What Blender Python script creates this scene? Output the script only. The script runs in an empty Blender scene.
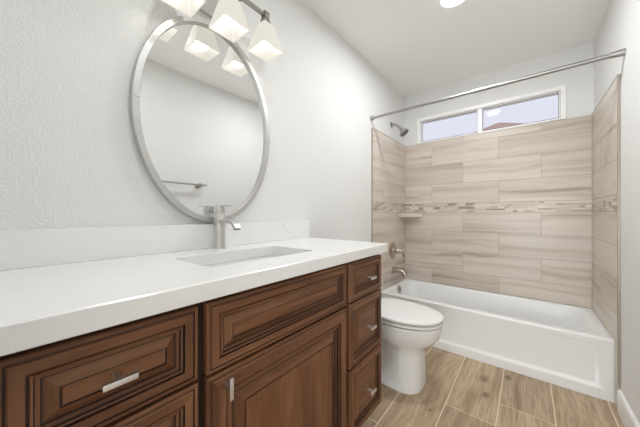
import bpy, bmesh, math, random
from mathutils import Vector, Matrix

random.seed(7)
S = bpy.context.scene
C = S.collection
PI = math.pi

# ------------------------------------------------------------------ camera, world, lights, exposure
cam_data = bpy.data.cameras.new('camera')
cam_data.sensor_width = 36.0
cam_data.lens = 254.69 / 640 * 36.0
cam_data.shift_y = 0.48 / 640
cam_data.clip_start = 0.01
cam = bpy.data.objects.new('camera', cam_data)
C.objects.link(cam)
cam.location = (1.089, 0.0, 1.0984)
cam.rotation_euler = (PI / 2, 0, math.radians(39.104))
S.camera = cam

world = bpy.data.worlds.new('sky')
S.world = world
world.use_nodes = True
bg = world.node_tree.nodes['Background']
bg.inputs['Color'].default_value = (0.82, 0.83, 0.955, 1)
bg.inputs['Strength'].default_value = 0.82

S.view_settings.view_transform = 'Standard'
S.view_settings.look = 'None'
S.view_settings.gamma = 1.0
S.view_settings.exposure = 0.23
S.view_settings.use_curve_mapping = False
S.cycles.max_bounces = 14
S.cycles.diffuse_bounces = 8
S.cycles.glossy_bounces = 6
S.cycles.transparent_max_bounces = 12
S.cycles.sample_clamp_indirect = 4.0
S.cycles.use_denoising = True

BULB = 14.0          # emission of the three vanity bulbs
SHADE = 0.66         # glow of their frosted shades
DOWNLIGHT = 255.0     # recessed lamp over the toilet
HALL_FILL_LAMP = 60.0     # added unseen lamp behind the doorway, for fill

# added area light for fill, unseen behind the doorway; no window there
hall_fill = bpy.data.lights.new('hall_fill_light', 'AREA')
hall_fill.shape = 'RECTANGLE'
hall_fill.size, hall_fill.size_y = 2.0, 1.5
hall_fill.energy = 58.0
hall_fill.color = (0.95, 0.98, 1.0)
hall_fill_o = bpy.data.objects.new('hall_fill_light', hall_fill)
C.objects.link(hall_fill_o)
hall_fill_o.location = (1.0, -2.35, 0.85)
hall_fill_o.rotation_euler = (PI / 2, 0, 0)

# ------------------------------------------------------------------ material helpers
def nt(name):
    m = bpy.data.materials.new(name)
    m.use_nodes = True
    t = m.node_tree
    b = t.nodes['Principled BSDF']
    return m, t, b

def N(t, typ, **kw):
    n = t.nodes.new(typ)
    for k, v in kw.items():
        if k in n.inputs:
            n.inputs[k].default_value = v
        else:
            setattr(n, k, v)
    return n

def L(t, a, b):
    t.links.new(a, b)

def math_node(t, op, a, b=None):
    n = t.nodes.new('ShaderNodeMath')
    n.operation = op
    for i, v in enumerate((a, b)):
        if v is None:
            continue
        if isinstance(v, (int, float)):
            n.inputs[i].default_value = v
        else:
            t.links.new(v, n.inputs[i])
    return n.outputs[0]

def ramp(t, fac, stops):
    r = t.nodes.new('ShaderNodeValToRGB')
    e = r.color_ramp.elements
    while len(e) < len(stops):
        e.new(0.5)
    for i, (p, c) in enumerate(stops):
        e[i].position = p
        e[i].color = (c[0], c[1], c[2], 1)
    t.links.new(fac, r.inputs['Fac'])
    return r.outputs['Color']

def mixc(t, fac, a, b, mode='MIX'):
    n = t.nodes.new('ShaderNodeMix')
    n.data_type = 'RGBA'
    n.blend_type = mode
    for sock, v in ((n.inputs[0], fac), (n.inputs[6], a), (n.inputs[7], b)):
        if isinstance(v, (int, float)):
            sock.default_value = v
        elif isinstance(v, tuple):
            sock.default_value = (v[0], v[1], v[2], 1)
        else:
            t.links.new(v, sock)
    return n.outputs[2]

def combine(t, x, y, z):
    n = t.nodes.new('ShaderNodeCombineXYZ')
    for i, v in enumerate((x, y, z)):
        if isinstance(v, (int, float)):
            n.inputs[i].default_value = v
        else:
            t.links.new(v, n.inputs[i])
    return n.outputs[0]

def noise(t, vec, scale, detail=3.0, rough=0.5, dist=0.0):
    n = t.nodes.new('ShaderNodeTexNoise')
    n.inputs['Scale'].default_value = scale
    n.inputs['Detail'].default_value = detail
    n.inputs['Roughness'].default_value = rough
    n.inputs['Distortion'].default_value = dist
    t.links.new(vec, n.inputs['Vector'])
    return n.outputs['Fac']

def bump(t, b, h, strength, dist=0.002):
    n = t.nodes.new('ShaderNodeBump')
    n.inputs['Strength'].default_value = strength
    n.inputs['Distance'].default_value = dist
    t.links.new(h, n.inputs['Height'])
    t.links.new(n.outputs['Normal'], b.inputs['Normal'])

def world_xyz(t):
    g = t.nodes.new('ShaderNodeNewGeometry')
    s = t.nodes.new('ShaderNodeSeparateXYZ')
    t.links.new(g.outputs['Position'], s.inputs[0])
    return g.outputs['Position'], s.outputs[0], s.outputs[1], s.outputs[2]

def attr(t, name):
    a = t.nodes.new('ShaderNodeAttribute')
    a.attribute_name = name
    return a.outputs['Fac']

def plain(name, col, rough=0.5, metal=0.0, **kw):
    m, t, b = nt(name)
    b.inputs['Base Color'].default_value = (*col, 1)
    b.inputs['Roughness'].default_value = rough
    b.inputs['Metallic'].default_value = metal
    for k, v in kw.items():
        b.inputs[k].default_value = v
    return m

def emit(name, col, strength):
    m, t, b = nt(name)
    b.inputs['Base Color'].default_value = (*col, 1)
    b.inputs['Emission Color'].default_value = (*col, 1)
    b.inputs['Emission Strength'].default_value = strength
    return m

def drywall(name, col, amp):
    m, t, b = nt(name)
    P, x, y, z = world_xyz(t)
    n1 = noise(t, P, 150, 2, 0.5)
    n2 = noise(t, P, 60, 2, 0.5)
    h = math_node(t, 'ADD', ramp_f(t, n1, 0.42, 0.62), math_node(t, 'MULTIPLY', n2, 0.6))
    b.inputs['Base Color'].default_value = (*col, 1)
    b.inputs['Roughness'].default_value = 0.62
    bump(t, b, h, amp, 0.0025)
    return m

def ramp_f(t, f, a, b_):
    n = t.nodes.new('ShaderNodeMapRange')
    n.interpolation_type = 'SMOOTHSTEP'
    n.inputs['From Min'].default_value = a
    n.inputs['From Max'].default_value = b_
    t.links.new(f, n.inputs['Value'])
    return n.outputs[0]

M = {}
M['wall'] = drywall('wall_paint', (0.765, 0.768, 0.76), 0.42)
M['ceiling'] = drywall('ceiling_paint', (0.88, 0.885, 0.88), 0.12)
M['trim'] = plain('white_trim', (0.84, 0.84, 0.84), 0.35)

def quartz():
    m, t, b = nt('white_quartz')
    P, x, y, z = world_xyz(t)
    n = noise(t, P, 2.3, 6, 0.62, 1.6)
    d = math_node(t, 'ABSOLUTE', math_node(t, 'SUBTRACT', n, 0.5))
    vein = ramp_f(t, d, 0.010, 0.0)
    mask = ramp_f(t, noise(t, P, 4.5, 2), 0.50, 0.66)
    v = math_node(t, 'MULTIPLY', math_node(t, 'MULTIPLY', vein, mask), 0.45)
    cloud = noise(t, P, 3.0, 3)
    base = mixc(t, cloud, (0.79, 0.79, 0.785), (0.83, 0.83, 0.825))
    L(t, mixc(t, v, base, (0.50, 0.49, 0.47)), b.inputs['Base Color'])
    b.inputs['Roughness'].default_value = 0.22
    return m
M['quartz'] = quartz()

def tile_mat():
    m, t, b = nt('wood_look_wall_tile')
    P, x, y, z = world_xyz(t)
    r = attr(t, 'rnd')
    h = math_node(t, 'ADD', x, y)
    warp = noise(t, combine(t, math_node(t, 'ADD', math_node(t, 'MULTIPLY', h, 2.2), math_node(t, 'MULTIPLY', r, 91.0)), math_node(t, 'MULTIPLY', z, 5.0), r), 1.0, 2)
    zz = math_node(t, 'ADD', z, math_node(t, 'MULTIPLY', math_node(t, 'SUBTRACT', warp, 0.5), 0.075))
    v = combine(t, math_node(t, 'ADD', math_node(t, 'MULTIPLY', h, 0.75), math_node(t, 'MULTIPLY', r, 37.0)),
                math_node(t, 'ADD', math_node(t, 'MULTIPLY', zz, 15.0), math_node(t, 'MULTIPLY', r, 53.0)), math_node(t, 'MULTIPLY', r, 11.0))
    n1 = noise(t, v, 1.0, 3, 0.55, 0.3)
    v2 = combine(t, math_node(t, 'MULTIPLY', h, 2.0), math_node(t, 'ADD', math_node(t, 'MULTIPLY', zz, 80.0), math_node(t, 'MULTIPLY', r, 9.0)), r)
    n2 = noise(t, v2, 1.0, 2)
    c = ramp(t, n1, [(0.27, (0.375, 0.302, 0.234)), (0.37, (0.515, 0.443, 0.369)), (0.48, (0.60, 0.536, 0.468)), (0.70, (0.66, 0.605, 0.543))])
    c = mixc(t, math_node(t, 'MULTIPLY', ramp_f(t, n2, 0.45, 0.7), 0.20), c, (0.49, 0.41, 0.33))
    tone = math_node(t, 'ADD', 0.92, math_node(t, 'MULTIPLY', r, 0.14))
    c = mixc(t, 1.0, c, combine(t, tone, tone, tone), 'MULTIPLY')
    L(t, c, b.inputs['Base Color'])
    b.inputs['Roughness'].default_value = 0.30
    bump(t, b, n2, 0.05, 0.001)
    return m
M['tile'] = tile_mat()
M['grout'] = plain('taupe_grout', (0.40, 0.34, 0.28), 0.9)

def mosaic_mat():
    m, t, b = nt('mosaic_strips')
    P, x, y, z = world_xyz(t)
    r = attr(t, 'rnd')
    c = ramp(t, r, [(0.0, (0.28, 0.22, 0.165)), (0.06, (0.38, 0.31, 0.24)), (0.25, (0.50, 0.43, 0.345)), (0.55, (0.61, 0.54, 0.45)), (0.85, (0.74, 0.68, 0.60))])
    v = combine(t, math_node(t, 'MULTIPLY', math_node(t, 'ADD', x, y), 20.0), math_node(t, 'MULTIPLY', z, 150.0), math_node(t, 'MULTIPLY', r, 90.0))
    c = mixc(t, math_node(t, 'MULTIPLY', noise(t, v, 1.0, 3), 0.35), c, (0.45, 0.37, 0.29))
    L(t, c, b.inputs['Base Color'])
    b.inputs['Roughness'].default_value = 0.28
    return m
M['mosaic'] = mosaic_mat()

def floor_mat():
    m, t, b = nt('wood_look_floor_tile')
    P, x, y, z = world_xyz(t)
    r = attr(t, 'rnd')
    wob = noise(t, combine(t, math_node(t, 'MULTIPLY', x, 4.0), math_node(t, 'MULTIPLY', y, 1.6), math_node(t, 'MULTIPLY', r, 40.0)), 1.0, 2)
    xx = math_node(t, 'ADD', x, math_node(t, 'MULTIPLY', math_node(t, 'SUBTRACT', wob, 0.5), 0.045))
    v1 = combine(t, math_node(t, 'ADD', math_node(t, 'MULTIPLY', xx, 16.0), math_node(t, 'MULTIPLY', r, 70.0)), math_node(t, 'MULTIPLY', y, 1.1), math_node(t, 'MULTIPLY', r, 30.0))
    g1 = noise(t, v1, 1.0, 4, 0.6, 0.4)
    v2 = combine(t, math_node(t, 'MULTIPLY', xx, 150.0), math_node(t, 'MULTIPLY', y, 7.0), math_node(t, 'MULTIPLY', r, 20.0))
    g2 = noise(t, v2, 1.0, 3, 0.6)
    c = ramp(t, g1, [(0.30, (0.25, 0.178, 0.108)), (0.44, (0.415, 0.309, 0.199)), (0.58, (0.51, 0.392, 0.264)), (0.75, (0.58, 0.46, 0.325))])
    c = mixc(t, math_node(t, 'MULTIPLY', ramp_f(t, g2, 0.42, 0.72), 0.75), c, (0.25, 0.172, 0.103))
    # knots: dark elongated marks where the planks show them
    k = None
    for kx, ky, kr in ((0.867, 2.004, 0.030), (0.894, 1.833, 0.022), (0.990, 2.124, 0.020), (0.667, 1.496, 0.010)):
        dx = math_node(t, 'SUBTRACT', x, kx)
        dy = math_node(t, 'MULTIPLY', math_node(t, 'SUBTRACT', y, ky), 0.62)
        dd = math_node(t, 'SQRT', math_node(t, 'ADD', math_node(t, 'MULTIPLY', dx, dx), math_node(t, 'MULTIPLY', dy, dy)))
        dd = math_node(t, 'ADD', dd, math_node(t, 'MULTIPLY', math_node(t, 'SUBTRACT', g2, 0.5), 0.05))
        e = ramp_f(t, dd, kr * 1.25, kr * 0.35)
        k = e if k is None else math_node(t, 'MAXIMUM', k, e)
    c = mixc(t, math_node(t, 'MULTIPLY', k, 0.75), c, (0.13, 0.085, 0.055))
    tone = math_node(t, 'ADD', 0.80, math_node(t, 'MULTIPLY', r, 0.40))
    c = mixc(t, 1.0, c, combine(t, tone, tone, tone), 'MULTIPLY')
    L(t, c, b.inputs['Base Color'])
    b.inputs['Roughness'].default_value = 0.5
    bump(t, b, g2, 0.15, 0.001)
    return m
M['floor'] = floor_mat()
M['floor_grout'] = plain('cream_grout', (0.74, 0.62, 0.47), 0.9)

def wood(name, dark, mid, light):
    m, t, b = nt(name)
    P, x, y, z = world_xyz(t)
    g = attr(t, 'gdir')      # 0 grain along y, 1 grain along z
    r = attr(t, 'rnd')
    inv = math_node(t, 'SUBTRACT', 1.0, g)
    along = math_node(t, 'ADD', math_node(t, 'MULTIPLY', inv, y), math_node(t, 'MULTIPLY', g, z))
    across = math_node(t, 'ADD', math_node(t, 'MULTIPLY', inv, z), math_node(t, 'MULTIPLY', g, y))
    v1 = combine(t, math_node(t, 'ADD', math_node(t, 'MULTIPLY', along, 2.0), math_node(t, 'MULTIPLY', r, 50.0)), math_node(t, 'ADD', math_node(t, 'MULTIPLY', across, 16.0), math_node(t, 'MULTIPLY', r, 31.0)), math_node(t, 'MULTIPLY', x, 4.0))
    n1 = noise(t, v1, 1.0, 4, 0.55, 0.7)
    v2 = combine(t, math_node(t, 'MULTIPLY', along, 9.0), math_node(t, 'MULTIPLY', across, 190.0), math_node(t, 'MULTIPLY', x, 60.0))
    n2 = noise(t, v2, 1.0, 3, 0.6)
    n3 = noise(t, combine(t, math_node(t, 'MULTIPLY', along, 5.0), math_node(t, 'MULTIPLY', across, 9.0), r), 1.0, 2)
    c = ramp(t, n1, [(0.28, dark), (0.5, mid), (0.72, light)])
    c = mixc(t, math_node(t, 'MULTIPLY', ramp_f(t, n2, 0.45, 0.75), 0.35), c, dark)
    c = mixc(t, math_node(t, 'MULTIPLY', ramp_f(t, n3, 0.62, 0.80), 0.30), c, dark)
    L(t, c, b.inputs['Base Color'])
    b.inputs['Roughness'].default_value = 0.40
    b.inputs['Specular IOR Level'].default_value = 0.28
    return m
M['wood'] = wood('glazed_maple', (0.098, 0.040, 0.018), (0.175, 0.076, 0.036), (0.245, 0.118, 0.060))
M['glaze'] = plain('dark_glaze', (0.030, 0.013, 0.008), 0.5)
M['carcass'] = plain('carcass_gap_shade', (0.035, 0.016, 0.010), 0.6)  # near-black so the shadow in the gaps between fronts is painted in

def brushed(name, col, rough):
    m, t, b = nt(name)
    P, x, y, z = world_xyz(t)
    n = noise(t, P, 260, 2)
    b.inputs['Base Color'].default_value = (*col, 1)
    b.inputs['Metallic'].default_value = 1.0
    L(t, math_node(t, 'ADD', rough - 0.02, math_node(t, 'MULTIPLY', n, 0.04)), b.inputs['Roughness'])
    return m
M['nickel'] = brushed('brushed_nickel', (0.62, 0.615, 0.60), 0.36)
M['nickel_dark'] = brushed('dark_nickel', (0.38, 0.37, 0.35), 0.30)
M['nickel_mid'] = brushed('satin_shower_metal', (0.45, 0.445, 0.43), 0.28)
M['nickel_warm'] = brushed('satin_nickel', (0.52, 0.465, 0.40), 0.24)
M['chrome'] = brushed('chrome', (0.72, 0.72, 0.71), 0.16)
M['frame'] = brushed('brushed_frame', (0.57, 0.57, 0.56), 0.42)
M['rod'] = brushed('grey_rod_metal', (0.40, 0.40, 0.39), 0.36)
M['pull'] = brushed('nickel_pull', (0.80, 0.79, 0.77), 0.30)
M['mirror'] = plain('silvered_glass', (0.85, 0.86, 0.855), 0.01, 1.0)
M['porcelain'] = plain('white_porcelain', (0.80, 0.80, 0.79), 0.12)
M['tub'] = plain('white_enamel', (0.83, 0.84, 0.84), 0.28)
M['seat'] = plain('white_plastic', (0.84, 0.84, 0.83), 0.25)
M['dark'] = plain('dark_rubber', (0.03, 0.03, 0.03), 0.6)
M['spray'] = plain('grey_spray_face', (0.16, 0.16, 0.16), 0.5)
M['shelf'] = plain('pale_shelf_stone', (0.66, 0.60, 0.53), 0.3)
M['vinyl'] = plain('white_vinyl', (0.91, 0.91, 0.91), 0.35)
M['roof'] = plain('clay_roof', (0.56, 0.38, 0.32), 0.8)
M['stucco'] = plain('pale_stucco', (0.70, 0.62, 0.52), 0.9)
M['ground'] = plain('dry_ground', (0.45, 0.40, 0.34), 0.9)
M['bulb'] = emit('lit_bulb', (1.0, 0.955, 0.88), BULB)
M['lens'] = emit('lit_lens', (0.975, 0.988, 1.0), DOWNLIGHT)
M['fill_lens'] = emit('lit_fill_lens', (0.975, 0.988, 1.0), DOWNLIGHT * 0.38)  # added lamp out of view, brightens the vanity end
M['hall_fill_lens'] = emit('lit_hall_fill_lens', (0.975, 0.988, 1.0), HALL_FILL_LAMP)

def shade_mat():
    m, t, b = nt('frosted_shade_glass')
    tr = N(t, 'ShaderNodeBsdfTranslucent')
    tr.inputs['Color'].default_value = (0.30, 0.29, 0.26, 1)
    b.inputs['Base Color'].default_value = (0.04, 0.038, 0.034, 1)
    b.inputs['Roughness'].default_value = 0.45
    b.inputs['Emission Color'].default_value = (1.0, 0.95, 0.84, 1)
    b.inputs['Emission Strength'].default_value = SHADE
    mx = N(t, 'ShaderNodeMixShader')
    mx.inputs[0].default_value = 0.08
    L(t, b.outputs[0], mx.inputs[1])
    L(t, tr.outputs[0], mx.inputs[2])
    L(t, mx.outputs[0], t.nodes['Material Output'].inputs['Surface'])
    return m
M['shade'] = shade_mat()

def pane_mat():
    m, t, b = nt('window_glass')
    tp = N(t, 'ShaderNodeBsdfTransparent')
    tp.inputs['Color'].default_value = (0.97, 0.98, 0.98, 1)
    gl = N(t, 'ShaderNodeBsdfGlossy')
    gl.inputs['Roughness'].default_value = 0.03
    fr = N(t, 'ShaderNodeFresnel')
    fr.inputs['IOR'].default_value = 1.45
    mx = N(t, 'ShaderNodeMixShader')
    L(t, fr.outputs[0], mx.inputs[0])
    L(t, tp.outputs[0], mx.inputs[1])
    L(t, gl.outputs[0], mx.inputs[2])
    L(t, mx.outputs[0], t.nodes['Material Output'].inputs['Surface'])
    return m
M['pane'] = pane_mat()

# ------------------------------------------------------------------ mesh helpers (all in world coordinates)
def new():
    return bmesh.new()

def box(bm, a, b, bev=0.0, seg=2, mi=0):
    x0, y0, z0 = [min(p, q) for p, q in zip(a, b)]
    x1, y1, z1 = [max(p, q) for p, q in zip(a, b)]
    vs = [bm.verts.new(p) for p in ((x0, y0, z0), (x1, y0, z0), (x1, y1, z0), (x0, y1, z0), (x0, y0, z1), (x1, y0, z1), (x1, y1, z1), (x0, y1, z1))]
    fs = [bm.faces.new([vs[i] for i in q]) for q in ((3, 2, 1, 0), (4, 5, 6, 7), (0, 1, 5, 4), (1, 2, 6, 5), (2, 3, 7, 6), (3, 0, 4, 7))]
    for f in fs:
        f.material_index = mi
    if bev > 0:
        es = list({e for f in fs for e in f.edges})
        r = bmesh.ops.bevel(bm, geom=es, offset=bev, segments=seg, profile=0.5, affect='EDGES', clamp_overlap=True)
        for f in r['faces']:
            f.material_index = mi
    return fs

def loft(bm, rings, cap0=False, cap1=False, mi=0, closed=True):
    R = [[bm.verts.new(p) for p in r] for r in rings]
    n = len(R[0])
    out = []
    for a, b in zip(R, R[1:]):
        for i in range(n if closed else n - 1):
            j = (i + 1) % n
            out.append(bm.faces.new((a[i], a[j], b[j], b[i])))
    if cap0:
        out.append(bm.faces.new(R[0][::-1]))
    if cap1:
        out.append(bm.faces.new(R[-1]))
    for f in out:
        f.material_index = mi
    return out

def circ(c, axis, r, n=24, r2=None):
    axis = Vector(axis).normalized()
    u = axis.orthogonal().normalized()
    w = axis.cross(u)
    c = Vector(c)
    return [c + u * (r * math.cos(2 * PI * i / n)) + w * ((r2 or r) * math.sin(2 * PI * i / n)) for i in range(n)]

def lathe(bm, c, axis, prof, n=28, mi=0):
    """prof: (distance along axis, radius) pairs; ends are capped"""
    axis = Vector(axis).normalized()
    c = Vector(c)
    loft(bm, [circ(c + axis * d, axis, max(r, 1e-4), n) for d, r in prof], True, True, mi)

def tube(bm, pts, rad, n=16, mi=0):
    pts = [Vector(p) for p in pts]
    if not isinstance(rad, (list, tuple)):
        rad = [rad] * len(pts)
    t0 = (pts[1] - pts[0]).normalized()
    u = t0.orthogonal().normalized()
    rings = []
    for i, p in enumerate(pts):
        a = pts[max(i - 1, 0)]
        b = pts[min(i + 1, len(pts) - 1)]
        t = (b - a).normalized()
        u = (u - t * u.dot(t)).normalized()
        w = t.cross(u)
        rings.append([p + u * (rad[i] * math.cos(2 * PI * k / n)) + w * (rad[i] * math.sin(2 * PI * k / n)) for k in range(n)])
    loft(bm, rings, True, True, mi)

def bez(p0, p1, p2, p3, n=10):
    p0, p1, p2, p3 = map(Vector, (p0, p1, p2, p3))
    return [p0 * (1 - t) ** 3 + p1 * 3 * t * (1 - t) ** 2 + p2 * 3 * t * t * (1 - t) + p3 * t ** 3 for t in [i / n for i in range(n + 1)]]

def rrect(x0, x1, y0, y1, z, r, k=6):
    """rounded rectangle ring in the xy plane, 4*(k+1) points"""
    out = []
    r = max(r, 1e-4)
    for cx, cy, a0 in ((x1 - r, y1 - r, 0), (x0 + r, y1 - r, PI / 2), (x0 + r, y0 + r, PI), (x1 - r, y0 + r, 1.5 * PI)):
        for i in range(k + 1):
            a = a0 + PI / 2 * i / k
            out.append(Vector((cx + r * math.cos(a), cy + r * math.sin(a), z)))
    return out

def finish(bm, smooth):
    bmesh.ops.recalc_face_normals(bm, faces=bm.faces)
    if smooth:
        lim = math.radians(smooth)
        for f in bm.faces:
            f.smooth = True
        for e in bm.edges:
            if len(e.link_faces) == 2 and e.calc_face_angle(0) > lim:
                e.smooth = False

def wloc(o):
    v = Vector((0, 0, 0))
    while o is not None:
        v += o.location
        o = o.parent
    return v

def obj(name, bm, mats, parent=None, smooth=35, loc=None, label=None):
    finish(bm, smooth)
    off = wloc(parent) if parent is not None else Vector(loc or (0, 0, 0))
    bmesh.ops.translate(bm, verts=bm.verts, vec=-off)
    me = bpy.data.meshes.new(name)
    bm.to_mesh(me)
    bm.free()
    for m in (mats if isinstance(mats, (list, tuple)) else [mats]):
        me.materials.append(M[m])
    o = bpy.data.objects.new(name, me)
    C.objects.link(o)
    if parent is not None:
        o.parent = parent
    else:
        o.location = off
    if label:
        o['label'] = label
    return o

def tag(o, label, cat, group=None):
    o['label'] = label
    o['category'] = cat
    if group:
        o['group'] = group
    return o

def thing(name, loc, label, cat, group=None):
    o = bpy.data.objects.new(name, None)
    o.empty_display_size = 0.05
    C.objects.link(o)
    o.location = loc
    return tag(o, label, cat, group)

def struct(name, bm, mats, parent=None, smooth=0):
    o = obj(name, bm, mats, parent, smooth)
    if parent is None:
        o['kind'] = 'structure'
    return o

# ------------------------------------------------------------------ measurements
W, Y, H = 1.492, 2.8775, 2.440      # alcove width, back wall, ceiling
TT = 0.011                          # tile thickness
TYR = 2.148                         # the same on the right wall
TY = 2.0755                         # front edge of the tiled surround
TZ = 1.871                          # top of the tiled surround
NY = -0.045                         # face of the wall the camera looks in through
D0, D1, DH = 0.74, 1.45, 2.04       # doorway in that wall
HX0, HX1, HY = -0.5, 2.1, -2.4      # the room behind it

# ------------------------------------------------------------------ room shell
bm = new()
box(bm, (-0.12, NY - 0.12, -0.02), (0, Y + 0.12, H + 0.1))
wall_left = struct('wall_left', bm, 'wall')
bm = new()
box(bm, (W, NY - 0.12, -0.02), (W + 0.12, Y + 0.12, H + 0.1))
wall_right = struct('wall_right', bm, 'wall')
WX0, WX1, WZ0, WZ1 = 0.141, 1.338, 1.868, 2.153   # window opening
bm = new()
box(bm, (0, Y, -0.02), (W, Y + 0.12, WZ0))
box(bm, (0, Y, WZ1), (W, Y + 0.12, H + 0.1))
box(bm, (0, Y, WZ0), (WX0, Y + 0.12, WZ1))
box(bm, (WX1, Y, WZ0), (W, Y + 0.12, WZ1))
wall_back = struct('wall_back', bm, 'wall')
bm = new()
box(bm, (0, NY - 0.12, -0.02), (D0, NY, H + 0.1))
box(bm, (D0, NY - 0.12, DH), (D1, NY, H + 0.1))
box(bm, (D1, NY - 0.12, -0.02), (W, NY, H + 0.1))
wall_front = struct('wall_front', bm, 'wall')
bm = new()
box(bm, (0, NY, H), (W, Y, H + 0.1))
struct('ceiling', bm, 'ceiling')
# doorway lining and the room the doorway opens to (behind the camera)
bm = new()
for xa, xb in ((D0 - 0.07, D0), (D1, W - 0.002)):
    box(bm, (xa, NY - 0.132, 0), (xb, NY - 0.12, DH))
box(bm, (D0 - 0.07, NY - 0.132, DH), (W - 0.002, NY - 0.12, DH + 0.07))
struct('trim_1', bm, 'trim')
bm = new()
box(bm, (HX0 - 0.1, HY - 0.1, -0.02), (HX0, NY - 0.12, H + 0.1))
box(bm, (HX1, HY - 0.1, -0.02), (HX1 + 0.1, NY - 0.12, H + 0.1))
box(bm, (HX0, HY - 0.1, -0.02), (HX1, HY, H + 0.1))
box(bm, (HX0, NY - 0.16, -0.02), (-0.12, NY - 0.12, H + 0.1))
box(bm, (W + 0.12, NY - 0.16, -0.02), (HX1, NY - 0.12, H + 0.1))
struct('wall_hall', bm, 'wall')
bm = new()
box(bm, (HX0, HY, H), (HX1, NY - 0.12, H + 0.1))
struct('ceiling_hall', bm, 'ceiling')

# floor: wood-look porcelain planks running away from the door, cream grout
bm = new()
rl = bm.faces.layers.float.new('rnd')
G = 0.0030
cols = {1: (0.2385, 0.480, 1.23), 2: (0.480, 0.7215, 0.98), 3: (0.7215, 0.963, 1.60), 4: (0.963, 1.2065, 1.803), 5: (1.2065, 1.456, 1.45),
        6: (1.456, 1.70, 1.1), 7: (1.70, 2.2, 1.2), 0: (-0.004, 0.2385, 1.7), -1: (-0.25, -0.004, 1.2), -2: (-0.6, -0.25, 1.0)}
tones = {(3, 1): 0.72, (3, 0): 0.30, (4, 1): 0.35, (4, 0): 0.62, (2, 1): 0.55, (5, 1): 0.50, (1, 1): 0.45, (1, 0): 0.2}
for ci, (xa, xb, j) in cols.items():
    k = 0
    ys = [j + 1.2 * i for i in range(-4, 3)]
    for i, (ya, yb) in enumerate(zip(ys, ys[1:])):
        a, b = max(ya, HY), min(yb, Y)
        if b <= a:
            continue
        fs = box(bm, (xa + G, a + G, -0.01), (xb - G, b - G, 0.0))
        rv = tones.get((ci, 1 if ya >= j - 0.01 else 0), random.random())
        for f in fs:
            f[rl] = rv
fs = box(bm, (-0.62, HY, -0.03), (2.2, Y, -0.0008), mi=1)
floor = struct('floor', bm, ['floor', 'floor_grout'])

# ------------------------------------------------------------------ tiled surround
ROWS = [0.0, 0.125, 0.32, 0.367, 0.52, 0.719, 0.919, 1.115, None, 1.209, 1.409, 1.611, 1.811, TZ]
def clad(P, u0, u1, joints, parent, ulow):
    """P(u, z, d): point on the wall at run u, height z, d proud of the wall"""
    bm = new()
    rl = bm.faces.layers.float.new('rnd')
    def slab(ua, ub, za, zb, d0, d1, mi, rv, bev=0.0):
        pts0 = [P(ua, za, d0), P(ub, za, d0), P(ub, zb, d0), P(ua, zb, d0)]
        pts1 = [P(ua + bev, za + bev, d1), P(ub - bev, za + bev, d1), P(ub - bev, zb - bev, d1), P(ua + bev, zb - bev, d1)]
        for f in loft(bm, [pts0, pts1], True, True, mi):
            f[rl] = rv
    slab(u0, u1, 0.367, TZ, 0.0005, TT - 0.0010, 1, 0.5)
    if ulow:
        slab(u0, ulow, 0.0, 0.367, 0.0005, TT - 0.0010, 1, 0.5)
    rows = []
    zs = [z for z in ROWS]
    i = 0
    while i < len(zs) - 1:
        if zs[i] is None or zs[i + 1] is None:
            i += 1
            continue
        rows.append((zs[i], zs[i + 1]))
        i += 1
    n = 0
    g = 0.0011
    for ri, (za, zb) in enumerate(rows):
        js = [q for q in joints[ri % 2] if u0 + 0.02 < q < u1 - 0.02]
        us = [u0] + js + [u1]
        if zb < 0.37:
            if not ulow:
                continue
            us = [u0, ulow]
        for ua, ub in zip(us, us[1:]):
            slab(ua + g, ub - g, za + g, zb - g, 0.001, TT, 0, random.random(), 0.0006)
    o = obj('tile_cladding', bm, ['tile', 'grout'], parent, 0)
    bm = new()
    rl = bm.faces.layers.float.new('rnd')
    z = 1.1165
    for hgt in (0.0165, 0.0125, 0.0225, 0.0135, 0.018):
        u = u0 + 0.001
        while u < u1 - 0.004:
            l = random.choice((0.03, 0.05, 0.075, 0.10, 0.14)) * random.uniform(0.9, 1.1)
            ub = min(u + l, u1 - 0.001)
            d1 = TT + random.choice((0.0004, 0.0, 0.001, 0.002))
            rv = random.choice((0.02, 0.18, 0.3, 0.45, 0.5, 0.55, 0.62, 0.66, 0.7, 0.75, 0.85, 0.95))
            pts0 = [P(u, z, 0.004), P(ub, z, 0.004), P(ub, z + hgt, 0.004), P(u, z + hgt, 0.004)]
            pts1 = [P(u, z, d1), P(ub, z, d1), P(ub, z + hgt, d1), P(u, z + hgt, d1)]
            for f in loft(bm, [pts0, pts1], True, True, 0):
                f[rl] = rv
            u = ub + 0.0012
        z += hgt + 0.0017
    b = obj('mosaic_band', bm, 'mosaic', parent, 0, label='band of thin stone and glass mosaic strips')
    return o

JA = (0.30, 0.886, 1.472)
JB = (0.006, 0.593, 1.183)
clad(lambda u, z, d: Vector((u, Y - d, z)), TT, W - TT, (JB, JA), wall_back, None)
clad(lambda u, z, d: Vector((d, u, z)), TY + 0.004, Y - TT, ((2.58,), (2.30,)), wall_left, 2.216)
clad(lambda u, z, d: Vector((W - d, u, z)), TYR + 0.004, Y - TT, ((2.58,), (2.30,)), wall_right, 2.216)
for par, xa, xb, ty in ((wall_left, 0.0, TT + 0.0015, TY), (wall_right, W - TT - 0.0015, W, TYR)):
    bm = new()
    box(bm, (xa, ty - 0.004, 0.0), (xb, ty + 0.004, TZ + 0.002), 0.001)
    box(bm, (xa, ty - 0.004, TZ), (xb, Y - TT, TZ + 0.004), 0.001)
    obj('edge_strip', bm, 'nickel_warm', par, 0, label='thin metal strip along the tile edge')

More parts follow.
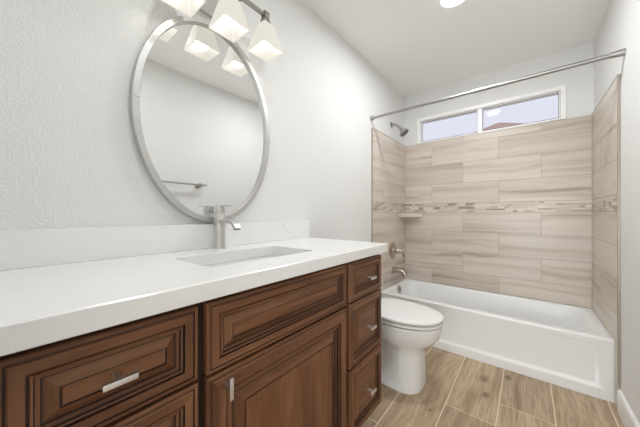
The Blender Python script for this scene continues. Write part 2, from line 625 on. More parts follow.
# baseboards
def baseboard(name, x0, x1, y0, y1):
    bm = new()
    xi = x1 if x0 < x1 else x1
    s = 1 if x1 > x0 else -1
    prof = [(0, 0), (0.013, 0), (0.013, 0.112), (0.010, 0.121), (0.004, 0.126), (0, 0.126)]
    loft(bm, [[Vector((x0 + s * a, y, z)) for a, z in prof] for y in (y0, y1)], True, True)
    return struct(name, bm, 'trim')
baseboard('baseboard_right', W, 0, 0.0, TYR - 0.005)
baseboard('baseboard_left', 0, 1, 1.24, TY - 0.005)

# ------------------------------------------------------------------ window
bm = new()
def ringframe(bm, x0, x1, z0, z1, w, ya, yb, bev=0.0, wb=None):
    wb = w if wb is None else wb
    box(bm, (x0, ya, z0), (x0 + w, yb, z1), bev)
    box(bm, (x1 - w, ya, z0), (x1, yb, z1), bev)
    box(bm, (x0 + w, ya, z1 - w), (x1 - w, yb, z1), bev)
    box(bm, (x0 + w, ya, z0), (x1 - w, yb, z0 + wb), bev)
ringframe(bm, WX0 + 0.001, WX1 - 0.001, WZ0 + 0.006, WZ1 - 0.001, 0.034, Y - 0.008, Y + 0.10, 0.003, 0.012)
window = struct('window_1', bm, 'vinyl')
bm = new()
ringframe(bm, WX0 + 0.036, 0.742, WZ0 + 0.019, WZ1 - 0.036, 0.010, Y + 0.022, Y + 0.050, 0.002)
ringframe(bm, 0.738, WX1 - 0.036, WZ0 + 0.019, WZ1 - 0.036, 0.010, Y + 0.012, Y + 0.040, 0.002)
obj('sash', bm, 'vinyl', window, 0)
bm = new()
box(bm, (0.716, Y + 0.002, WZ0 + 0.019), (0.756, Y + 0.088, WZ1 - 0.036), 0.002)
obj('mullion', bm, 'vinyl', window, 0)
for xa, xb, yg in ((WX0 + 0.044, 0.716, Y + 0.020), (0.756, WX1 - 0.044, Y + 0.010)):
    bm = new()
    ringframe(bm, xa, xb, WZ0 + 0.027, WZ1 - 0.044, 0.0035, yg, yg + 0.004)
    obj('gasket', bm, 'spray', window, 0, label='thin dark gasket around the glass')
for xa, xb, yg in ((WX0 + 0.05, 0.716, Y + 0.036), (0.756, WX1 - 0.05, Y + 0.026)):
    bm = new()
    vs = [bm.verts.new(p) for p in ((xa, yg, WZ0 + 0.028), (xb, yg, WZ0 + 0.028), (xb, yg, WZ1 - 0.046), (xa, yg, WZ1 - 0.046))]
    bm.faces.new(vs)
    obj('pane', bm, 'pane', window, 0)

# ------------------------------------------------------------------ outside
bm = new()
box(bm, (-14, Y + 0.5, -0.6), (16, 26, -0.45))
struct('ground', bm, 'ground')
house = thing('house', (0.45, 10.5, -0.45), 'neighbouring house with a reddish hipped roof, seen through the right window pane', 'house')
bm = new()
box(bm, (-2.1, 9.0, -0.45), (3.0, 13.0, 2.86))
obj('wall', bm, 'stucco', house, 0)
bm = new()
e = [Vector(p) for p in ((-2.5, 8.6, 2.86), (3.4, 8.6, 2.86), (3.4, 13.4, 2.86), (-2.5, 13.4, 2.86))]
e0 = [p + Vector((0, 0, -0.12)) for p in e]
rg = [Vector((0.26, 11.0, 4.33)), Vector((0.36, 11.0, 4.33)), Vector((0.36, 11.05, 4.33)), Vector((0.26, 11.05, 4.33))]
loft(bm, [e0, e, rg], True, True)
obj('roof', bm, 'roof', house, 0)

# ------------------------------------------------------------------ vanity
FX, CX = 0.528, 0.503          # face of the fronts, face of the carcass
CZ0, CZ1 = 0.150, 0.9070       # carcass bottom and top

def front(y0, y1, z0, z1, prof, parent, name):
    """raised-panel front: nested mitred rectangles, (inset, depth behind the face, material)"""
    bm = new()
    gl = bm.faces.layers.float.new('gdir')
    rl = bm.faces.layers.float.new('rnd')
    prev = None
    n = len(prof)
    rr = [random.random() for _ in range(5)]
    for k, (i, d, mi) in enumerate(prof):
        ring = [bm.verts.new(p) for p in ((FX + d, y0 + i, z0 + i), (FX + d, y1 - i, z0 + i), (FX + d, y1 - i, z1 - i), (FX + d, y0 + i, z1 - i))]
        if prev:
            for a in range(4):
                b = (a + 1) % 4
                f = bm.faces.new((prev[a], prev[b], ring[b], ring[a]))
                f.material_index = mi
                f[gl] = 1.0 if a in (1, 3) else 0.0
                f[rl] = rr[a]
        else:
            bm.faces.new(ring[::-1])
        prev = ring
    f = bm.faces.new(prev)
    f[gl] = 1.0 if (z1 - z0) > (y1 - y0) * 0.9 and (z1 - z0) > 0.3 else 0.0
    f[rl] = rr[4]
    return obj(name, bm, ['wood', 'glaze'], parent, 0)

P_DRAWER = [(0, -0.020, 0), (0, -0.0050, 0), (0.002, -0.0030, 0), (0.0080, -0.0030, 0), (0.0084, -0.0050, 1), (0.0108, -0.0045, 1), (0.0125, -0.0008, 0), (0.014, 0, 0), (0.0295, 0, 0), (0.0300, -0.0050, 1), (0.0325, -0.0050, 1),
            (0.0340, -0.0012, 0), (0.0370, -0.0020, 0), (0.0375, -0.0072, 1), (0.0390, -0.0078, 1), (0.0445, -0.0090, 0), (0.0450, -0.0112, 1), (0.0472, -0.0112, 1), (0.0495, -0.0100, 0),
            (0.0640, -0.0015, 0), (0.0643, -0.0036, 1), (0.0664, -0.0036, 1), (0.0680, -0.0012, 0)]
P_DOOR = [(0, -0.020, 0), (0, -0.0050, 0), (0.002, -0.0030, 0), (0.0095, -0.0030, 0), (0.0100, -0.0050, 1), (0.0124, -0.0045, 1), (0.0140, -0.0008, 0), (0.016, 0, 0), (0.0460, 0, 0), (0.0465, -0.0065, 1), (0.0500, -0.0065, 1),
          (0.0540, -0.0008, 0), (0.0590, -0.0015, 0), (0.0595, -0.0085, 1), (0.0625, -0.0090, 1), (0.0690, -0.0100, 0), (0.0695, -0.0125, 1), (0.0735, -0.0125, 1), (0.0755, -0.0110, 0),
          (0.0985, -0.0015, 0), (0.0990, -0.0048, 1), (0.1028, -0.0048, 1), (0.1040, -0.0012, 0)]

def pull(parent, yc, zc, horizontal=True, ln=0.049):
    bm = new()
    box(bm, (FX - 0.006, yc - 0.005, zc - 0.005), (FX + 0.0265, yc + 0.005, zc + 0.005), 0.0015)
    hw, hh = (ln / 2, 0.0050) if horizontal else (0.0050, ln / 2)
    box(bm, (FX + 0.0262, yc - hw, zc - hh), (FX + 0.0345, yc + hw, zc + hh), 0.0010)
    return obj('pull', bm, 'pull', parent, 40, label='brushed nickel T-bar pull')

def carcass(y0, y1, parent, end_right=False):
    bm = new()
    gl = bm.faces.layers.float.new('gdir')
    # open-fronted box: sides, bottom, back, rails
    box(bm, (0.004, y0, CZ0), (CX, y0 + 0.016, CZ1))
    box(bm, (0.004, y1 - 0.016, CZ0), (CX, y1, CZ1))
    box(bm, (0.004, y0 + 0.016, CZ0), (CX, y1 - 0.016, CZ0 + 0.016))
    box(bm, (0.004, y0 + 0.016, CZ0 + 0.016), (0.012, y1 - 0.016, CZ1))
    box(bm, (CX - 0.018, y0 + 0.016, CZ1 - 0.02), (CX, y1 - 0.016, CZ1))
    box(bm, (CX - 0.018, y0 + 0.016, CZ0 + 0.016), (CX, y0 + 0.035, CZ1 - 0.02))
    box(bm, (CX - 0.018, y1 - 0.035, CZ0 + 0.016), (CX, y1 - 0.016, CZ1 - 0.02))
    obj('carcass', bm, 'carcass', parent, 0)
    bm = new()
    box(bm, (0.004, y0, 0.001), (0.425, y1, CZ0))
    obj('toe_kick', bm, 'carcass', parent, 0)

GRP = 'dark stained vanity base cabinets'
cab_r = thing('drawer_cabinet', (0.26, 1.02, 0), 'narrow brown drawer cabinet at the toilet end of the vanity, three drawers stacked', 'cabinet', GRP)
carcass(0.8755, 1.1810, cab_r)
for za, zb in ((0.7325, 0.8945), (0.4580, 0.7245), (0.163, 0.4495)):
    d = front(0.8860, 1.1805, za, zb, P_DRAWER, cab_r, 'drawer')
    pull(d, 1.031, (za + zb) / 2 + (0.0 if zb < .5 else 0.0))
cab_s = thing('sink_cabinet', (0.26, 0.57, 0), 'wide brown sink cabinet with a raised panel door below a false drawer front', 'cabinet', GRP)
carcass(0.2790, 0.8750, cab_s)
front(0.2865, 0.8650, 0.7290, 0.8945, P_DRAWER, cab_s, 'false_drawer_front')
d = front(0.2865, 0.8650, 0.163, 0.7210, P_DOOR, cab_s, 'door')
pull(d, 0.3270, 0.694, False, 0.051)
cab_l = thing('drawer_cabinet', (0.26, 0.12, 0), 'brown drawer cabinet nearest the camera, at the left end of the vanity', 'cabinet', GRP)
carcass(-0.020, 0.2785, cab_l)
for za, zb in ((0.7325, 0.8945), (0.4580, 0.7245), (0.163, 0.4495)):
    d = front(-0.0125, 0.2675, za, zb, P_DRAWER, cab_l, 'drawer')
    pull(d, 0.1215, (za + zb) / 2 + 0.003)

# countertop: slab with a sink cut-out, and backsplash
CT0, CT1 = 0.9072, 0.9497
XF, YE, YS = 0.5438, 1.2152, -0.043
SX0, SX1, SY0, SY1 = 0.158, 0.414, 0.356, 0.798
top = thing('countertop', (0.27, 0.58, CT0), 'white quartz countertop with faint grey veins on top of the vanity cabinets', 'countertop')
bm = new()
K = 6
def slab_ring(z, i):
    return rrect(0.0012 + (0 if i == 0 else 0), XF - i, YS + i, YE - i, z, 0.004, K)
hole = lambda z, g=0.0: rrect(SX0 - g, SX1 + g, SY0 - g, SY1 + g, z, 0.013 + g, K)
loft(bm, [hole(CT0), hole(CT1 - 0.002), hole(CT1, 0.002), slab_ring(CT1, 0.003), slab_ring(CT1 - 0.003, 0.0), slab_ring(CT0 + 0.002, 0.0), slab_ring(CT0, 0.002), hole(CT0)])
bmesh.ops.remove_doubles(bm, verts=bm.verts, dist=1e-5)
obj('slab', bm, 'quartz', top, 35)
bm = new()
box(bm, (0.0012, YS, CT1 + 0.0003), (0.0205, YE - 0.003, 1.0552), 0.0015)
tag(obj('backsplash', bm, 'quartz', None, 0, loc=(0.011, 0.58, CT1)), 'low white quartz backsplash strip along the wall behind the faucet', 'backsplash')

# undermount sink
sink = thing('sink', (0.286, 0.577, 0.79), 'white rectangular undermount sink below the opening in the quartz countertop', 'sink')
bm = new()
def sr(z, g, r):
    return rrect(SX0 + g, SX1 - g, SY0 + g, SY1 - g, z, r, K)
loft(bm, [sr(CT0 - 0.001, -0.02, 0.03), sr(CT0 - 0.001, -0.004, 0.018), sr(CT0 - 0.012, 0.0, 0.016), sr(CT0 - 0.075, 0.012, 0.035), sr(CT0 - 0.105, 0.022, 0.04), sr(CT0 - 0.120, 0.05, 0.045),
          sr(CT0 - 0.124, 0.10, 0.05)], False, True)
loft(bm, [sr(CT0 - 0.001, -0.02, 0.04), sr(CT0 - 0.016, -0.018, 0.04), sr(CT0 - 0.10, 0.0, 0.04), sr(CT0 - 0.136, 0.04, 0.045)], False, True)
obj('basin', bm, 'porcelain', sink, 45)
bm = new()
lathe(bm, (0.286, 0.577, CT0 - 0.1235), (0, 0, 1), [(0, 0.022), (0.002, 0.021), (0.0025, 0.014)], 24)
obj('drain', bm, 'nickel', sink, 35)

# single-lever faucet
FYc, FXc = 0.5775, 0.062
fau = thing('faucet', (FXc, FYc, CT1), 'brushed nickel single lever faucet standing behind the sink', 'faucet')
z0 = CT1
bm = new()
lathe(bm, (FXc, FYc, z0), (0, 0, 1), [(0, 0.0270), (0.004, 0.0265), (0.014, 0.0240), (0.030, 0.0228), (0.150, 0.0228), (0.152, 0.0215), (0.1535, 0.0215)], 32)
obj('body', bm, 'nickel', fau, 40)
bm = new()
def oval(c, t, hy, hn, n=20):
    t = Vector(t).normalized()
    up = Vector((0, 1, 0)).cross(t).normalized()
    c = Vector(c)
    out = []
    for k in range(n):
        a = 2 * PI * k / n
        ca, sa = math.cos(a), math.sin(a)
        out.append(c + Vector((0, 1, 0)) * (hy * math.copysign(abs(ca) ** 0.5, ca)) + up * (hn * math.copysign(abs(sa) ** 0.5, sa)))
    return out
zs_ = z0 + 0.118
path = [((FXc + 0.005, FYc, zs_), (1, 0, 0), 0.0075), ((FXc + 0.075, FYc, zs_), (1, 0, 0), 0.0075), ((FXc + 0.100, FYc, zs_ - 0.001), (1, 0, -0.15), 0.0078), ((FXc + 0.117, FYc, zs_ - 0.007), (1, 0, -0.65), 0.0085), ((FXc + 0.128, FYc, zs_ - 0.018), (0.55, 0, -1), 0.0095), ((FXc + 0.133, FYc, zs_ - 0.029), (0.3, 0, -1), 0.010)]
loft(bm, [oval(p, t, 0.0155, h) for p, t, h in path], True, True)
sp = obj('spout', bm, 'nickel', fau, 45)
bm = new()
loft(bm, [oval((FXc + 0.133, FYc, zs_ - 0.0292), (0.3, 0, -1), 0.0135, 0.008), oval((FXc + 0.1335, FYc, zs_ - 0.0308), (0.3, 0, -1), 0.0130, 0.0075)], True, True)
obj('aerator', bm, 'dark', sp, 40)
bm = new()
lathe(bm, (FXc, FYc, z0 + 0.1535), (0, 0, 1), [(0, 0.0220), (0.0015, 0.0228), (0.026, 0.0228), (0.030, 0.0205)], 32)
box(bm, (FXc - 0.012, FYc - 0.010, z0 + 0.1815), (FXc + 0.088, FYc + 0.010, z0 + 0.1865), 0.002)
obj('lever_handle', bm, 'nickel', fau, 40)

# ------------------------------------------------------------------ oval mirror
MC, MY, MZ = (0.5775, 1.4975), 0.3050, 0.4365
mir = thing('mirror', (0.0, MC[0], MC[1] - MZ), 'large oval mirror in a brushed nickel frame hanging above the sink', 'mirror')
n = 96
bm = new()
fw, fd = 0.0235, 0.030
secs = [(0.0, 0.001), (0.0, fd - 0.003), (-0.002, fd), (-fw + 0.002, fd), (-fw, fd - 0.002), (-fw, 0.012), (-fw - 0.004, 0.010), (-fw - 0.004, 0.001)]
loops = []
for k in range(n + 1):
    a = 2 * PI * k / n
    loops.append([Vector((d, MC[0] + (MY + i) * math.cos(a), MC[1] + (MZ + i) * math.sin(a))) for i, d in secs])
loft(bm, loops)
bmesh.ops.remove_doubles(bm, verts=bm.verts, dist=1e-5)
fr = obj('frame', bm, 'frame', mir, 35)
for sgn, zs in ((-1, 1.512), (1, 1.488)):
    bm = new()
    yy = MC[0] + sgn * (MY - fw / 2)
    box(bm, (0.002, yy - fw / 2 - 0.0012, zs - 0.0018), (fd + 0.001, yy + fw / 2 + 0.0012, zs + 0.0018))
    obj('seam', bm, 'chrome', fr, 0)
bm = new()
ring = [Vector((0.0155, MC[0] + (MY - fw + 0.001) * math.cos(2 * PI * k / n), MC[1] + (MZ - fw + 0.001) * math.sin(2 * PI * k / n))) for k in range(n)]
ring0 = [p + Vector((-0.004, 0, 0)) for p in ring]
loft(bm, [ring0, ring], True, True)
obj('glass', bm, 'mirror', mir, 0)

# ------------------------------------------------------------------ three-light vanity fixture
BX, BZ = 0.131, 2.034
vl = thing('vanity_light', (0.0, 0.582, 2.02), 'three light nickel wall fixture with square frosted shades above the oval mirror', 'light')
bm = new()
box(bm, (0.001, 0.582 - 0.135, 1.966), (0.020, 0.582 + 0.135, 2.086), 0.004)
obj('backplate', bm, 'chrome', vl, 0)
for dy in (-0.06, 0.06):
    bm = new()
    tube(bm, [(0.018, 0.582 + dy, BZ), (BX - 0.006, 0.582 + dy, BZ)], 0.007, 14)
    lathe(bm, (0.018, 0.582 + dy, BZ), (1, 0, 0), [(0, 0.016), (0.005, 0.016), (0.008, 0.009)], 20)
    obj('arm', bm, 'nickel_dark', vl, 40)
bm = new()
box(bm, (BX - 0.008, 0.382, BZ - 0.008), (BX + 0.008, 0.782, BZ + 0.008), 0.002)
obj('bar', bm, 'nickel_dark', vl, 0)
shades = (0.3936, 0.582, 0.7704)
for yc in shades:
    bm = new()
    box(bm, (BX - 0.015, yc - 0.015, BZ - 0.015), (BX + 0.015, yc + 0.015, BZ + 0.014), 0.003)
    lathe(bm, (BX, yc, BZ - 0.013), (0, 0, -1), [(0, 0.009), (0.006, 0.011), (0.010, 0.022), (0.026, 0.024), (0.036, 0.027), (0.0445, 0.027)], 24)
    so = obj('socket', bm, 'nickel_dark', vl, 40)
    bm = new()
    zt, zb_ = 1.985, 1.8635
    a0, a1 = 0.031, 0.0605
    def sq(h, z):
        return rrect(BX - h, BX + h, yc - h, yc + h, z, 0.004, 3)
    loft(bm, [sq(0.012, zt + 0.004), sq(a0 - 0.005, zt + 0.003), sq(a0, zt - 0.004), sq(a1, zb_), sq(a1 - 0.004, zb_), sq(a0 - 0.003, zt - 0.006), sq(0.012, zt - 0.001), sq(0.012, zt + 0.004)])
    bmesh.ops.remove_doubles(bm, verts=bm.verts, dist=1e-5)
    sh = obj('lamp_shade', bm, 'shade', vl, 35, label='frosted white glass shade shaped like a square funnel')
    bm = new()
    lathe(bm, (BX, yc, 1.968), (0, 0, -1), [(0, 0.013), (0.022, 0.014), (0.036, 0.020), (0.050, 0.027), (0.063, 0.030), (0.076, 0.0285), (0.086, 0.022), (0.092, 0.013), (0.0945, 0.004)], 28)
    obj('bulb', bm, 'bulb', sh, 60, label='lit white bulb')

# ------------------------------------------------------------------ ceiling lamps
def downlight(x, y, label, mat, name='ceiling_light'):
    t = thing(name, (x, y, H), label, 'ceiling light')
    bm = new()
    prof = [(0.088, 0.0), (0.088, -0.004), (0.082, -0.006), (0.070, -0.004), (0.066, 0.0)]
    rings = [[Vector((x + r * math.cos(2 * PI * k / 40), y + r * math.sin(2 * PI * k / 40), H + z - 0.0005)) for k in range(40)] for r, z in prof]
    loft(bm, rings)
    obj('trim_ring', bm, 'trim', t, 40)
    bm = new()
    lathe(bm, (x, y, H - 0.0005), (0, 0, -1), [(0, 0.067), (0.002, 0.067)], 40)
    obj('lens', bm, mat, t, 40)
downlight(0.741, 1.743, 'round white recessed ceiling light over the toilet', 'lens')
downlight(0.86, 0.42, 'added fill lamp, round, recessed and out of view, over the vanity near the doorway', 'fill_lens')
downlight(1.05, -1.2, 'added fill lamp, round, recessed and unseen, in the room behind the doorway', 'hall_fill_lens')

# ------------------------------------------------------------------ bathtub
TX0, TX1, TY0, TY1, TH = 0.003, W - 0.003, 2.218, Y - 0.003, 0.365
tub = thing('bathtub', ((TX0 + TX1) / 2, (TY0 + TY1) / 2, 0), 'white alcove bathtub with a recessed front panel between the tiled walls', 'bathtub')
bm = new()
def tr(l, r, f, b, z, rad):
    return rrect(TX0 + l, TX1 - r, TY0 + f, TY1 - b, z, rad, 8)
loft(bm, [tr(0, 0, 0.0242, 0, 0.001, 0.004), tr(0, 0, 0.0242, 0, TH - 0.018, 0.004), tr(0, 0, 0.0, 0, TH - 0.016, 0.004), tr(0, 0, 0.0, 0, TH - 0.006, 0.004), tr(0.001, 0.001, 0.002, 0.001, TH - 0.002, 0.005), tr(0.004, 0.004, 0.006, 0.004, TH, 0.006),
          tr(0.045, 0.055, 0.065, 0.035, TH - 0.001, 0.09), tr(0.053, 0.065, 0.073, 0.043, TH - 0.006, 0.09), tr(0.058, 0.073, 0.079, 0.049, TH - 0.020, 0.09),
          tr(0.075, 0.13, 0.092, 0.062, TH - 0.14, 0.10), tr(0.095, 0.21, 0.11, 0.08, TH - 0.26, 0.11), tr(0.13, 0.28, 0.14, 0.11, TH - 0.305, 0.11), tr(0.20, 0.36, 0.20, 0.17, TH - 0.315, 0.10)], True, True)
obj('basin', bm, 'tub', tub, 50)
bm = new()
prof = [(0.0, 0.012, 0), (0.0, 0.001, 0), (0.002, 0.0, 0)]
def ap(l, r, b, tp, d):
    return [Vector((TX0 + l, TY0 + d, b)), Vector((TX1 - r, TY0 + d, b)), Vector((TX1 - r, TY0 + d, TH - tp)), Vector((TX0 + l, TY0 + d, TH - tp))]
def ap2(l, r, b, tp, d, dt):
    q = ap(l, r, b, tp, d)
    for p in q[2:]:
        p.y = TY0 + dt
    return q
loft(bm, [ap(0, 0, 0.001, 0.016, 0.0240), ap(0, 0, 0.001, 0.016, 0.003), ap(0.001, 0.001, 0.002, 0.016, 0.002), ap(0.050, 0.040, 0.058, 0.030, 0.002), ap2(0.055, 0.045, 0.063, 0.034, 0.003, 0.0024), ap2(0.085, 0.078, 0.080, 0.045, 0.0180, 0.005), ap2(0.092, 0.085, 0.086, 0.050, 0.0195, 0.0055)], True, True)
obj('apron', bm, 'tub', tub, 28)
oy = (TY0 + TY1) / 2 + 0.01
bm = new()
lathe(bm, (TX0 + 0.064, oy, 0.322), (1, 0, 0.12), [(0, 0.036), (0.006, 0.036), (0.010, 0.030), (0.011, 0.010)], 32)
lathe(bm, (TX0 + 0.070, oy, 0.324), (1, 0, 0.12), [(0, 0.011), (0.010, 0.009), (0.011, 0.006)], 20)
obj('overflow_plate', bm, 'nickel_dark', tub, 40)
bm = new()
lathe(bm, (TX0 + 0.27, oy, TH - 0.3155), (0, 0, 1), [(0, 0.035), (0.003, 0.034), (0.004, 0.02)], 28)
obj('drain', bm, 'chrome', tub, 40)

# ------------------------------------------------------------------ shower and tub fittings
SYc = 2.510
sh = thing('wall_shower', (0.0, SYc, 2.025), 'small nickel shower head on a bent arm high on the wall above the tub', 'shower')
bm = new()
lathe(bm, (0.0005, SYc, 2.022), (1, 0, 0), [(0, 0.029), (0.004, 0.029), (0.010, 0.022), (0.014, 0.010)], 28)
obj('flange', bm, 'nickel_dark', sh, 40)
bm = new()
pth = bez((0.008, SYc, 2.022), (0.045, SYc, 2.020), (0.060, SYc, 2.000), (0.098, SYc, 1.962), 12)
tube(bm, pth, 0.0105, 14)
obj('arm', bm, 'nickel_mid', sh, 50)
bm = new()
ax = Vector((0.60, -0.0, -0.80))
lathe(bm, (0.094, SYc, 1.966), ax, [(0, 0.010), (0.006, 0.014), (0.016, 0.015), (0.020, 0.012), (0.026, 0.020), (0.048, 0.038), (0.058, 0.046), (0.068, 0.049), (0.074, 0.047)], 30)
hd = obj('head', bm, 'nickel_mid', sh, 40)
bm = new()
lathe(bm, Vector((0.094, SYc, 1.966)) + ax.normalized() * 0.0735, ax, [(0, 0.043), (0.003, 0.041)], 28)
obj('spray_face', bm, 'spray', hd, 40)

va = thing('shower_valve', (TT, SYc, 0.72), 'round nickel shower valve with a lever handle on the tiled wall over the tub spout', 'valve')
bm = new()
lathe(bm, (TT + 0.0005, SYc, 0.722), (1, 0, 0), [(0, 0.082), (0.003, 0.082), (0.008, 0.074), (0.012, 0.040), (0.030, 0.027), (0.034, 0.024)], 40)
obj('escutcheon', bm, 'nickel_warm', va, 40)
bm = new()
lathe(bm, (TT + 0.030, SYc, 0.722), (1, 0, 0), [(0, 0.026), (0.022, 0.026), (0.040, 0.023), (0.050, 0.014)], 26)
tube(bm, bez((TT + 0.058, SYc, 0.722), (TT + 0.10, SYc + 0.01, 0.735), (TT + 0.115, SYc + 0.02, 0.70), (TT + 0.112, SYc + 0.025, 0.655), 10), [0.0155 - 0.0006 * i for i in range(11)], 14)
obj('lever_handle', bm, 'nickel_warm', va, 45)

ts = thing('tub_spout', (TT, SYc, 0.525), 'curved nickel tub spout with a diverter knob on the tiled wall at the tub end', 'spout')
bm = new()
lathe(bm, (TT + 0.0005, SYc, 0.519), (1, 0, 0), [(0, 0.040), (0.006, 0.040), (0.012, 0.034)], 26)
tube(bm, bez((TT + 0.008, SYc, 0.519), (TT + 0.07, SYc, 0.525), (TT + 0.122, SYc, 0.533), (TT + 0.134, SYc, 0.478), 14), [0.032, 0.0315, 0.031, 0.030, 0.029, 0.028, 0.027, 0.0265, 0.026, 0.0255, 0.025, 0.0245, 0.024, 0.024, 0.024], 22)
obj('spout', bm, 'nickel_warm', ts, 50)
bm = new()
lathe(bm, (TT + 0.112, SYc, 0.530), (0, 0, 1), [(0, 0.005), (0.018, 0.005), (0.020, 0.009), (0.029, 0.009), (0.031, 0.006)], 18)
obj('diverter_knob', bm, 'nickel_warm', ts, 40)

# corner shelf
bm = new()
x0s, y1s = TT + 0.0005, Y - TT - 0.0005
def wedge(z, r):
    return [Vector((x0s, y1s, z)), Vector((x0s + r, y1s, z)), Vector((x0s + r, y1s - 0.025, z)), Vector((x0s + r * 0.55, y1s - r * 0.55 - 0.012, z)), Vector((x0s + 0.025, y1s - r, z)), Vector((x0s, y1s - r, z))]
loft(bm, [wedge(1.0640, 0.184), wedge(1.0660, 0.188), wedge(1.1060, 0.188), wedge(1.1080, 0.184)], True, True)
tag(obj('corner_shelf', bm, 'shelf', None, 0, loc=(TT, Y - TT, 1.064)), 'small pale stone shelf in the tiled corner of the shower below the mosaic band', 'shelf')

# shower curtain rod
RY, RZ = 2.068, 1.958
rod = thing('shower_rod', (W / 2, RY, RZ), 'grey metal shower curtain rod spanning the alcove above the tiled walls', 'rod')
bm = new()
tube(bm, [(0.012, RY, RZ), (0.80, RY, RZ)], 0.0105, 20)
tube(bm, [(0.78, RY, RZ), (W - 0.012, RY, RZ)], 0.0125, 20)
obj('pole', bm, 'rod', rod, 40)
bm = new()
lathe(bm, (0.0005, RY, RZ), (1, 0, 0), [(0, 0.021), (0.018, 0.020), (0.030, 0.0165), (0.034, 0.012)], 28)
obj('end_cap', bm, 'rod', rod, 40)
bm = new()
lathe(bm, (W - 0.0005, RY, RZ), (-1, 0, 0), [(0, 0.0185), (0.008, 0.0185), (0.050, 0.0150), (0.056, 0.0130)], 28)
obj('end_cap', bm, 'rod', rod, 40)

# towel bar on the right wall, seen in the mirror
tb = thing('towel_bar', (W, 0.965, 1.385), 'nickel towel bar on the right wall, seen only as a reflection in the oval mirror', 'towel bar')
bm = new()
tube(bm, [(W - 0.062, 0.665, 1.385), (W - 0.062, 1.265, 1.385)], 0.0085, 16)
obj('bar', bm, 'nickel_dark', tb, 40)
for yy in (0.73, 1.20):
    bm = new()
    lathe(bm, (W - 0.0005, yy, 1.375), (-1, 0, 0), [(0, 0.024), (0.006, 0.024), (0.009, 0.012), (0.050, 0.012)], 22)
    box(bm, (W - 0.077, yy - 0.014, 1.362), (W - 0.047, yy + 0.014, 1.399), 0.003)
    obj('post', bm, 'nickel_dark', tb, 40)

# ------------------------------------------------------------------ toilet (faces +x)
TYc = 1.668
toi = thing('toilet', (0.40, TYc, 0), 'white elongated toilet with closed lid between the vanity and the bathtub', 'toilet')
ZS = 1.027      # comfort-height rim
def egg(xb, xf, w, z, nn=48, p=2.25, xm=None):
    """egg-shaped ring: blunt back at xb, rounded front at xf, half width w"""
    xm = xb + (xf - xb) * 0.44 if xm is None else xm
    out = []
    for k in range(nn):
        a = 2 * PI * k / nn
        c, s = math.cos(a), math.sin(a)
        q = 1.0 if c > 0 else 0.45
        x = xm + (xf - xm if c > 0 else xm - xb) * math.copysign(abs(c) ** q, c)
        y = TYc + w * math.copysign(abs(s) ** (2.0 / p if c > 0 else 0.5), s)
        out.append(Vector((x, y, z * ZS)))
    return out
def foot(xb, xf, w, z, waist, nn=48):
    """pedestal ring: rounded front column, narrower trapway behind it"""
    out = []
    xs = 0.385
    for k in range(nn):
        a = 2 * PI * k / nn
        c, s = math.cos(a), math.sin(a)
        xm = 0.46
        x = xm + (xf - xm if c > 0 else xm - xb) * math.copysign(abs(c) ** (0.9 if c > 0 else 0.55), c)
        wd = w
        if c < 0:
            f = min(1.0, max(0.0, (0.440 - x) / 0.030))
            f = f * f * (3 - 2 * f)
            wd = w * (1 - f) + waist * f
        y = TYc + wd * math.copysign(abs(s) ** 0.72, s)
        out.append(Vector((x, y, z)))
    return out
bm = new()
loft(bm, [foot(0.16, 0.582, 0.143, 0.001, 0.135), foot(0.16, 0.584, 0.145, 0.012, 0.136), foot(0.165, 0.583, 0.139, 0.030, 0.126), foot(0.17, 0.582, 0.131, 0.07, 0.080), foot(0.17, 0.582, 0.127, 0.14, 0.062),
          foot(0.17, 0.580, 0.126, 0.21, 0.062), foot(0.17, 0.584, 0.128, 0.255, 0.075), foot(0.18, 0.606, 0.140, 0.276, 0.105), egg(0.19, 0.646, 0.164, 0.292), egg(0.20, 0.670, 0.179, 0.322), egg(0.205, 0.679, 0.184, 0.355),
          egg(0.205, 0.684, 0.187, 0.385), egg(0.205, 0.685, 0.187, 0.394), egg(0.21, 0.681, 0.184, 0.398), egg(0.24, 0.600, 0.110, 0.399)], True, True)
obj('bowl', bm, 'porcelain', toi, 50)
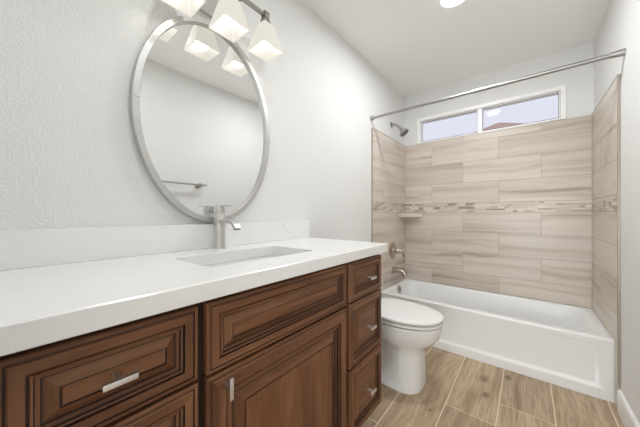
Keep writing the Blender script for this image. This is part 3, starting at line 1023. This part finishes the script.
for s in (-1, 1):
    bm = new()
    lathe(bm, (0.33, TYc + s * 0.118, 0.022), (0, 0, 1), [(0, 0.012), (0.012, 0.011), (0.018, 0.006)], 18)
    obj('bolt_cap', bm, 'seat', toi, 40)
bm = new()
loft(bm, [egg(0.280, 0.610, 0.120, 0.3995), egg(0.280, 0.610, 0.120, 0.4070), egg(0.213, 0.689, 0.190, 0.4072), egg(0.212, 0.690, 0.191, 0.409), egg(0.212, 0.690, 0.191, 0.4205), egg(0.213, 0.689, 0.190, 0.4210), egg(0.280, 0.610, 0.120, 0.4213)], True, True)
st = obj('seat', bm, 'seat', toi, 45)
bm = new()
loft(bm, [egg(0.280, 0.610, 0.120, 0.4237), egg(0.280, 0.610, 0.120, 0.4310), egg(0.213, 0.689, 0.190, 0.4318), egg(0.212, 0.691, 0.192, 0.435), egg(0.212, 0.692, 0.193, 0.442), egg(0.216, 0.689, 0.190, 0.4465), egg(0.235, 0.670, 0.172, 0.4495), egg(0.30, 0.60, 0.12, 0.4510)], True, True)
obj('lid', bm, 'seat', toi, 45)
for s in (-1, 1):
    bm = new()
    box(bm, (0.205, TYc + s * 0.075 - 0.02, 0.4085 * ZS), (0.250, TYc + s * 0.075 + 0.02, 0.437 * ZS), 0.006)
    obj('hinge', bm, 'seat', toi, 40)
bm = new()
def tk(z, g, r=0.03):
    z = z + 0.011
    return rrect(0.018 + g * 0.3, 0.198 - g, TYc - 0.200 + g, TYc + 0.200 - g, z, r, 6)
loft(bm, [tk(0.409, 0.03), tk(0.42, 0.022), tk(0.60, 0.008), tk(0.742, 0.0)], True, True)
obj('tank', bm, 'porcelain', toi, 45)
bm = new()
loft(bm, [tk(0.7425, 0.002), tk(0.745, -0.008), tk(0.768, -0.008), tk(0.776, -0.002), tk(0.779, 0.012)], True, True)
obj('tank_lid', bm, 'porcelain', toi, 45)
bm = new()
tube(bm, [(0.196, TYc - 0.15, 0.70), (0.214, TYc - 0.15, 0.70)], 0.009, 14)
tube(bm, [(0.210, TYc - 0.155, 0.70), (0.212, TYc - 0.085, 0.695)], [0.006, 0.005], 12)
obj('flush_lever', bm, 'chrome', toi, 40)
